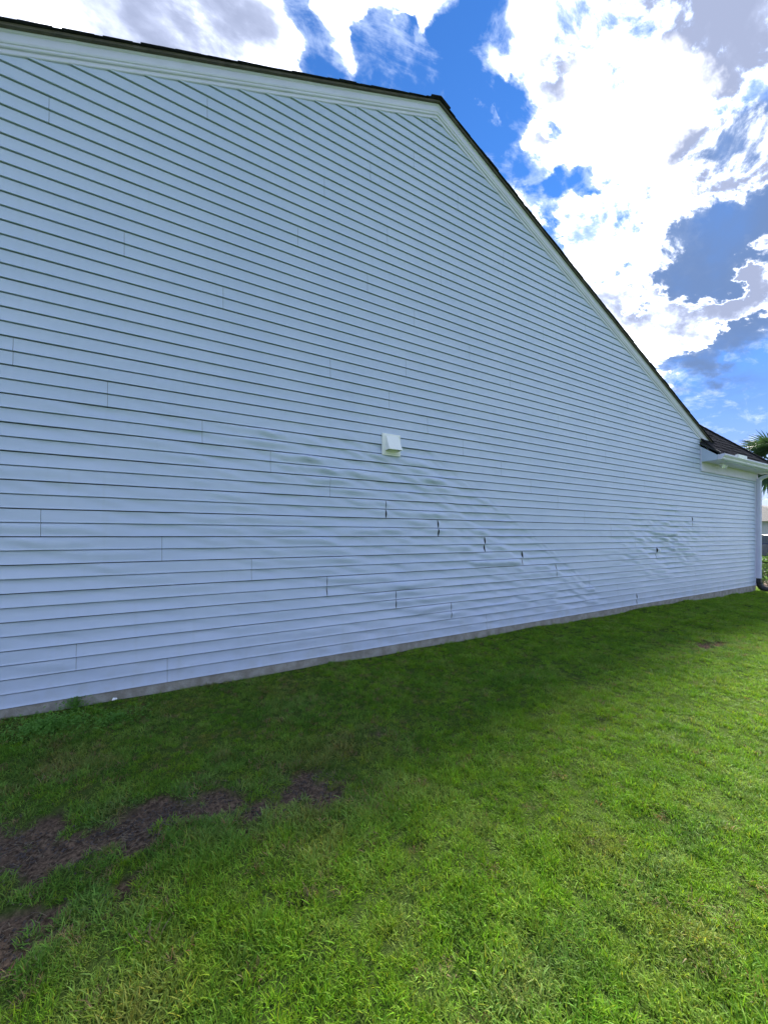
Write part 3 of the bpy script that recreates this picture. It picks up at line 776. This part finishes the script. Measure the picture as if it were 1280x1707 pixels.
# faint pale mower track
tA = np.array(on_ground(1275, 1290)); tB = np.array(on_ground(900, 1620)); tn = np.array([-(tB - tA)[1], (tB - tA)[0]]); tn /= np.linalg.norm(tn)
dist = np.abs((Pn - tA) @ tn)
col = mixc(col, np.array([0.16, 0.24, 0.09]), np.exp(-(dist / 0.05) ** 2) * 0.55 * (0.6 + 0.4 * p3))
patchy = vnoise(x * 5.5 + 3, y * 5.5, 13) * 0.5 + vnoise(x * 16, y * 16, 14) * 0.5
col = mixc(col, np.array([0.235, 0.32, 0.085]), np.clip(patchy * 1.4 - 0.12, 0, 0.45))
col = mixc(col, np.array([0.075, 0.18, 0.022]), np.clip(-patchy * 1.5 - 0.1, 0, 0.5))
col *= (1 + 0.14 * rng.standard_normal(N))[:, None]
thatch = (rng.random(N) < 0.018 + 0.08 * np.clip(worn_shade + bare_near, 0, 1))
col[thatch] = np.array([0.27, 0.21, 0.11]) * rng.uniform(0.6, 1.1, (thatch.sum(), 1))
col = np.clip(col, 0.01, 0.5)
me = bpy.data.meshes.new('lawn_grass'); me.from_pydata(np.stack([x, y, z], -1).tolist(), [], [])
ca = me.attributes.new('tint', 'FLOAT_COLOR', 'POINT'); ca.data.foreach_set('color', np.concatenate([col, np.ones((N, 1))], 1).astype(np.float32).reshape(-1))
scl = (0.62 + 0.5 * rng.random(N) + 0.25 * p2 + 0.22 * p3) * (1 - 0.35 * bz) * (1 - 0.15 * worn_shade)
scl *= np.where(x > 8, 1.15, 1.0)
sa = me.attributes.new('scl', 'FLOAT', 'POINT'); sa.data.foreach_set('value', scl.astype(np.float32))
ra = me.attributes.new('rot', 'FLOAT_VECTOR', 'POINT')
rot = np.stack([rng.normal(0, 0.18, N), rng.normal(0, 0.18, N), rng.uniform(0, 6.283, N)], -1); ra.data.foreach_set('vector', rot.astype(np.float32).reshape(-1))
ia = me.attributes.new('pick', 'INT', 'POINT'); pick = rng.integers(0, 5, N); ia.data.foreach_set('value', pick.astype(np.int32))
lawn = link('lawn_grass', me, None, kind='stuff', label='short mown lawn grass, darker beside the wall and bright green further out', cat='grass')
tufts = []
tpos = [on_ground(700, 1400), on_ground(900, 1300), on_ground(500, 1500), on_ground(800, 1600), on_ground(1000, 1200)]
for i, (n_, sp, h0, h1, wd, ln) in enumerate(((30, .034, .020, .042, .0034, .8), (34, .036, .018, .036, .0030, 1.0), (26, .032, .026, .052, .0036, .6), (32, .036, .016, .034, .0030, 1.15), (28, .034, .024, .046, .0040, .9))):
    tm = blade_mesh('grass_tuft', n_, sp, h0, h1, wd, ln, 40 + i)
    to = link('grass_tuft', tm, None, kind='stuff'); to.parent = lawn
    to.location = (tpos[i][0], tpos[i][1], float(gz(tpos[i][0], tpos[i][1])))
    tufts.append(to)
ng = bpy.data.node_groups.new('scatter_tufts', 'GeometryNodeTree')
ng.interface.new_socket('Geometry', in_out='INPUT', socket_type='NodeSocketGeometry'); ng.interface.new_socket('Geometry', in_out='OUTPUT', socket_type='NodeSocketGeometry')
gi = ng.nodes.new('NodeGroupInput'); go = ng.nodes.new('NodeGroupOutput')
jn = ng.nodes.new('GeometryNodeJoinGeometry')
def named(nm, typ):
    n_ = ng.nodes.new('GeometryNodeInputNamedAttribute'); n_.data_type = typ; n_.inputs[0].default_value = nm; return n_.outputs[0]
rotn, scn, pkn = named('rot', 'FLOAT_VECTOR'), named('scl', 'FLOAT'), named('pick', 'INT')
for i, to in enumerate(tufts):
    oi = ng.nodes.new('GeometryNodeObjectInfo'); oi.inputs[0].default_value = to; oi.transform_space = 'ORIGINAL'
    cp_ = ng.nodes.new('FunctionNodeCompare'); cp_.data_type = 'INT'; cp_.operation = 'EQUAL'
    ng.links.new(pkn, cp_.inputs[2]); cp_.inputs[3].default_value = i
    ip = ng.nodes.new('GeometryNodeInstanceOnPoints')
    ng.links.new(gi.outputs[0], ip.inputs['Points']); ng.links.new(cp_.outputs[0], ip.inputs['Selection'])
    ng.links.new(oi.outputs['Geometry'], ip.inputs['Instance']); ng.links.new(rotn, ip.inputs['Rotation']); ng.links.new(scn, ip.inputs['Scale'])
    ng.links.new(ip.outputs[0], jn.inputs[0])
ng.links.new(jn.outputs[0], go.inputs[0])
md = lawn.modifiers.new('scatter', 'NODES'); md.node_group = ng

# dead straw and crumbs lying on the bare soil
mb = MB(); rr = random.Random(21)
for (cx, cy), a, b in bare_c[:11]:
    for i in range(int(1500 * a * b * 3 + 10)):
        px_ = cx + rr.gauss(0, a * 0.6); py_ = cy + rr.gauss(0, b * 0.6)
        zz = float(gz(px_, py_)) + rr.uniform(0.002, 0.012); an = rr.uniform(0, 3.14); L2 = rr.uniform(0.008, 0.035); w2 = rr.uniform(0.0006, 0.0014)
        dx, dy = math.cos(an) * L2, math.sin(an) * L2; ex_, ey_ = -math.sin(an) * w2, math.cos(an) * w2; dz = rr.uniform(-0.006, 0.008)
        mb.add([(px_ - ex_, py_ - ey_, zz), (px_ + ex_, py_ + ey_, zz), (px_ + dx + ex_, py_ + dy + ey_, zz + dz), (px_ + dx - ex_, py_ + dy - ey_, zz + dz)], [(0, 1, 2, 3)])
me = bpy.data.meshes.new('dead_straw'); me.from_pydata(mb.v, [], mb.f)
link('dead_straw', me, M['straw'], kind='stuff', label='dead grass stalks littering the bare soil patches', cat='straw')
mb = MB()
for (cx, cy), a, b in bare_c[:13]:
    for i in range(int(2600 * a * b * 4 + 20)):
        px_ = cx + rr.gauss(0, a * 0.6); py_ = cy + rr.gauss(0, b * 0.6); s_ = rr.uniform(0.002, 0.008)
        zz = float(gz(px_, py_)) + s_ * 0.3
        q = [Vector((rr.uniform(.6, 1.1) * vx, rr.uniform(.6, 1.1) * vy, rr.uniform(.5, .9) * vz)) * s_ for vx, vy, vz in ((1,0,0),(0,1,0),(-1,0,0),(0,-1,0),(0,0,1),(0,0,-1))]
        mb.add([(px_ + v.x, py_ + v.y, zz + v.z) for v in q], [(0,1,4),(1,2,4),(2,3,4),(3,0,4),(1,0,5),(2,1,5),(3,2,5),(0,3,5)])
me = bpy.data.meshes.new('soil_crumbs'); me.from_pydata(mb.v, [], mb.f)
m_crumb = mat('soil_crumb', (0.12, 0.095, 0.08), 0.95, col2=(0.035, 0.028, 0.025), vscale=30)
link('soil_crumbs', me, m_crumb, kind='stuff', label='loose dark soil crumbs on the bare patches', cat='soil')

# leafy weeds against the foundation
def weed_patch(px, py, n, rad, label, leaf=(0.010, 0.022), hmax=0.05):
    cx, cy = on_ground(px, py); mb = MB(); r_ = random.Random(px)
    for i in range(n):
        a = r_.uniform(0, 6.28); q = rad * abs(r_.gauss(0, 0.5)); bx, by = cx + q * math.cos(a) * 1.3, min(cy + q * math.sin(a) * 0.8, -0.015)
        hz = float(gz(bx, by)) + r_.uniform(0.012, hmax); L3 = r_.uniform(*leaf); w3 = L3 * r_.uniform(0.5, 0.8); az = r_.uniform(0, 6.28); up = r_.uniform(-0.3, 0.6)
        d = Vector((math.cos(az), math.sin(az), up)).normalized(); s_ = Vector((-math.sin(az), math.cos(az), 0)); c_ = Vector((bx, by, hz))
        mb.add([tuple(c_), tuple(c_ + d * L3 * .5 + s_ * w3 * .5 + Vector((0, 0, .002))), tuple(c_ + d * L3), tuple(c_ + d * L3 * .5 - s_ * w3 * .5 + Vector((0, 0, .002)))], [(0, 1, 2, 3)])
        if r_.random() < .35: mb.add([(bx - .0007, by, hz - .03), (bx + .0007, by, hz - .03), (bx + .0007, by, hz), (bx - .0007, by, hz)], [(0, 1, 2, 3)])
    me = bpy.data.meshes.new('weed_patch'); me.from_pydata(mb.v, [], mb.f)
    link('weed_patch', me, M['weed'], kind='stuff', label=label, cat='weeds')
weed_patch(75, 1222, 1900, 0.24, 'bright green leafy weeds by the foundation at the left edge', hmax=0.075)
weed_patch(125, 1188, 260, 0.10, 'small weed clump touching the foundation left of the white scrap', hmax=0.085)
weed_patch(190, 1205, 500, 0.22, 'low clover-like weeds in the grass below the white scrap')
# small white scrap lying by the wall
cx, cy = on_ground(191, 1179); mb = MB(); zz = float(gz(cx, cy)) + 0.03
mb.add([(cx - .016, cy - .010, zz), (cx + .014, cy - .012, zz + .006), (cx + .018, cy + .008, zz + .002), (cx - .012, cy + .011, zz + .008),
        (cx - .015, cy - .009, zz + .008), (cx + .012, cy - .010, zz + .014), (cx + .015, cy + .006, zz + .011), (cx - .011, cy + .009, zz + .016)],
       [(0, 3, 2, 1), (4, 5, 6, 7), (0, 1, 5, 4), (1, 2, 6, 5), (2, 3, 7, 6), (3, 0, 4, 7)])
mb.build('litter_scrap', M['pebble'], label='tiny white scrap lying in the grass by the foundation', cat='litter')

# ------------------------------------------------------------------ beyond the corner
# mulch bed
bed = MB(); n = 22; ctr = Vector((15.1, 0.4, 0)); vs = [(ctr.x, ctr.y, 0.06)]
for i in range(n):
    a = 2 * math.pi * i / n; r_ = 1.0 + 0.1 * math.sin(3 * a)
    vs.append((ctr.x + 1.9 * r_ * math.cos(a), ctr.y + 1.25 * r_ * math.sin(a), 0.015))
bed.add(vs, [(0, 1 + i, 1 + (i + 1) % n) for i in range(n)])
me = bpy.data.meshes.new('mulch_bed'); me.from_pydata(bed.v, [], bed.f)
link('mulch_bed', me, M['mulch'], kind='structure')

def leaf_cloud(cx, cy, cz, rx, ry, rz, n, sz, seed, elong=2.2):
    r_ = np.random.default_rng(seed); mb = MB()
    for i in range(n):
        d = r_.normal(size=3); d /= np.linalg.norm(d); q = r_.uniform(0.45, 1.0) ** 0.5 * (1 + 0.15 * math.sin(5 * d[0] + seed) * math.cos(4 * d[1]))
        p = Vector((cx + d[0] * rx * q, cy + d[1] * ry * q, max(cz + d[2] * rz * q, 0.05)))
        a = Vector(r_.normal(size=3)); a.normalize(); b = a.cross(Vector(r_.normal(size=3))).normalized(); L = sz * r_.uniform(0.6, 1.3)
        mb.add([tuple(p), tuple(p + a * L * .5 + b * L / elong * .5), tuple(p + a * L), tuple(p + a * L * .5 - b * L / elong * .5)], [(0, 1, 2, 3)])
    me = bpy.data.meshes.new('foliage'); me.from_pydata(mb.v, [], mb.f); return me
def shrub(px, dist, gz_, rx, rz, label, seed, n=900):
    d = ray(px, 894); d.z = 0; d = d / Vector((d.x, d.y, 0)).length
    p = Vector((0, -D, 0)) + d * dist
    o = empty('shrub', (p.x, p.y, 0.03), label, 'shrub', 'shrubs in the front bed')
    link('foliage', leaf_cloud(0, 0, rz * 0.95, rx, rx, rz, n, 0.075, seed), M['shrub'], o)
    mb = MB()
    for k in range(5):
        a = k * 1.3; mb.tube([(0, 0, -0.02), (0.05 * math.cos(a), 0.05 * math.sin(a), rz * 0.6), (0.5 * rx * math.cos(a), 0.5 * rx * math.sin(a), rz * 1.2)], [0.015, 0.011, 0.005], 6)
    mb.build('stem', M['trunk'], o)
    return o
shrub(1287, 15.0, 0, 0.42, 0.33, 'low green shrub in the mulch just past the downspout', 5)
shrub(1296, 17.2, 0, 0.55, 0.45, 'rounder green shrub standing behind the low one by the corner', 8)

# palm
pd = ray(1296, 894); pd.z = 0
pp = Vector((0, -D, 0)) + pd * 11.0
palm = empty('palm_tree', (pp.x, pp.y, 0), 'fan palm with spiky dark green fronds past the roof corner', 'palm tree')
mb = MB(); mb.tube([(0, 0, -0.1), (0.02, 0, 0.8), (0.0, 0.03, 1.9), (0, 0, 3.45)], [0.19, 0.16, 0.15, 0.17], 14)
for k in range(46):
    a = k * 2.4; zz = 0.25 + k * 0.068; r0 = 0.15
    c0 = Vector((r0 * math.cos(a), r0 * math.sin(a), zz)); out = Vector((math.cos(a), math.sin(a), 0)); s_ = Vector((-math.sin(a), math.cos(a), 0)) * 0.05
    mb.add([tuple(c0 - s_), tuple(c0 + s_), tuple(c0 + out * 0.09 + Vector((0, 0, .13)))], [(0, 1, 2)])
mb.build('trunk', M['trunk'], palm)
def frond(az, el, plen, fan, seed):
    r_ = random.Random(seed); mb = MB()
    d = Vector((math.cos(az) * math.cos(el), math.sin(az) * math.cos(el), math.sin(el)))
    p0 = Vector((0, 0, 3.55)); p1 = p0 + d * plen * 0.5 + Vector((0, 0, 0.06)); p2 = p0 + d * plen + Vector((0, 0, -0.05 * plen))
    mb.tube([p0, p1, p2], [0.018, 0.013, 0.009], 6)
    t = (p2 - p1).normalized(); s_ = t.cross(Vector((0, 0, 1))).normalized(); nrm = s_.cross(t)
    nl = 34
    for i in range(nl):
        th = -2.35 + 4.7 * i / (nl - 1) + r_.uniform(-.02, .02)
        L = fan * (0.78 + 0.22 * math.cos(th * 0.6)) * r_.uniform(0.9, 1.08)
        dr = (t * math.cos(th) + s_ * math.sin(th)).normalized(); sd_ = dr.cross(nrm).normalized()
        pts = []
        for k, q in enumerate((0.0, 0.35, 0.7, 1.0)):
            drop = -0.12 * L * q * q * (1 + r_.random() * .4) - 0.25 * max(0, q - .7) * L * r_.random()
            c_ = p2 + dr * L * q + nrm * (0.05 * abs(math.sin(th)) * L) * q + Vector((0, 0, drop)); ww = fan * (0.012, 0.036, 0.022, 0.002)[k]
            pts += [c_ - sd_ * ww, c_ + nrm * ww * 0.5, c_ + sd_ * ww]
        fs = []
        for k in range(3):
            b = 3 * k; fs += [(b, b + 1, b + 4, b + 3), (b + 1, b + 2, b + 5, b + 4)]
        mb.add([tuple(p) for p in pts], fs)
    me = bpy.data.meshes.new('frond'); me.from_pydata(mb.v, [], mb.f)
    link('frond', me, M['palm'], palm)
rr = random.Random(4)
for k in range(26):
    el = 1.25 - 2.05 * (k / 25) + rr.uniform(-.1, .1)
    frond(k * 2.39996 + 0.4, el, rr.uniform(0.5, 0.8), rr.uniform(0.62, 0.8), k)

# neighbour's house
nd_ = ray(1330, 894); nd_.z = 0; npos = Vector((0, -D, 0)) + nd_ * 34
nb = empty('house', (npos.x, npos.y, 0), 'grey neighbouring house glimpsed beyond the white downspout', 'house')
mb = MB(); mb.box(-4, 9, -1.5, 7, -0.1, 2.7); mb.build('wall', M['greywall'], nb)
mb = MB(); mb.add([(-4.5, -2, 2.68), (9.5, -2, 2.68), (9.5, 7.5, 2.68), (-4.5, 7.5, 2.68), (-0.5, 2.7, 4.4), (5.5, 2.7, 4.4)], [(0, 1, 5, 4), (1, 2, 5), (2, 3, 4, 5), (3, 0, 4), (3, 2, 1, 0)])
mb.build('roof', M['greyroof'], nb)
for x0 in (-2.6, 0.2, 5.2):
    mb = MB(); mb.box(x0, x0 + 1.1, -1.56, -1.502, 0.9, 2.1); f_ = mb.build('window', M['trim'], nb)
    mb = MB(); mb.box(x0 + .08, x0 + .52, -1.575, -1.5605, 0.98, 2.02); mb.box(x0 + .58, x0 + 1.02, -1.575, -1.5605, 0.98, 2.02); mb.build('pane', M['glass'], f_)
mb = MB(); mb.box(2.2, 4.6, -1.54, -1.502, 0, 2.15); mb.build('garage_door', M['trim'], nb)
mb = MB()
for k in range(27): mb.box(-4, 9, -1.512, -1.501, 0.0 + k * 0.1, 0.092 + k * 0.1)
# street and car
mb = MB(); mb.add([(19, -60, .012), (26, -60, .012), (26, 60, .012), (19, 60, .012)], [(0, 1, 2, 3)]); link('road', mb.mesh('road'), M['asphalt'], kind='structure')
cd = ray(1281, 894); cd.z = 0; cpos = Vector((0, -D, 0)) + cd * 20.5
car = empty('car', (cpos.x, cpos.y, 0.012), 'dark navy parked car half hidden behind the downspout', 'car')
car.rotation_euler = (0, 0, R(90))
prof = [(-2.2, .42), (-2.25, .75), (-2.1, .95), (-1.35, 1.02), (-.75, 1.42), (.65, 1.45), (1.35, 1.05), (2.1, .98), (2.25, .7), (2.2, .38), (1.75, .34), (1.55, .62), (1.2, .66), (.95, .34), (-.95, .34), (-1.2, .66), (-1.55, .62), (-1.75, .34)]
low = [(x_, z_) for x_, z_ in prof if z_ < 1.1]
mb = MB(); mb.prism(low, 'y', -0.88, 0.88); mb.build('body', M['carpaint'], car, bevel=0.05)
cab = [(-1.35, 1.0), (-.78, 1.42), (.62, 1.44), (1.33, 1.03)]
mb = MB(); n = 4
vs = [(a, -0.84, b) for a, b in cab[:1]] + [(cab[1][0], -.66, cab[1][1]), (cab[2][0], -.66, cab[2][1]), (cab[3][0], -.84, cab[3][1])] + [(cab[0][0], .84, cab[0][1]), (cab[1][0], .66, cab[1][1]), (cab[2][0], .66, cab[2][1]), (cab[3][0], .84, cab[3][1])]
mb.add(vs, [(0, 1, 2, 3), (7, 6, 5, 4), (0, 4, 5, 1), (2, 6, 7, 3), (0, 3, 7, 4), (1, 5, 6, 2)]); mb.build('window', M['glass'], car)
mb = MB(); mb.box(-.80, .64, -.665, .665, 1.425, 1.462); mb.build('roof', M['carpaint'], car, bevel=0.02)
for wx in (-1.37, 1.37):
    for wy in (-0.80, 0.80):
        mb = MB(); mb.tube([(wx, wy - .1, .32), (wx, wy + .1, .32)], .32, 20); t_ = mb.build('wheel', M['black'], car)
        mb = MB(); mb.tube([(wx, wy - .105, .32), (wx, wy + .105, .32)], .19, 14); mb.build('rim', M['chrome'], t_)
for sy in (-.6, .6):
    mb = MB(); mb.box(2.20, 2.275, sy - .18, sy + .18, .66, .80); mb.build('headlight', M['vent'], car)
    mb = MB(); mb.box(-2.275, -2.2, sy - .18, sy + .18, .72, .88); mb.build('taillight', mat('tail_red', (.4, .02, .02), .3), car)
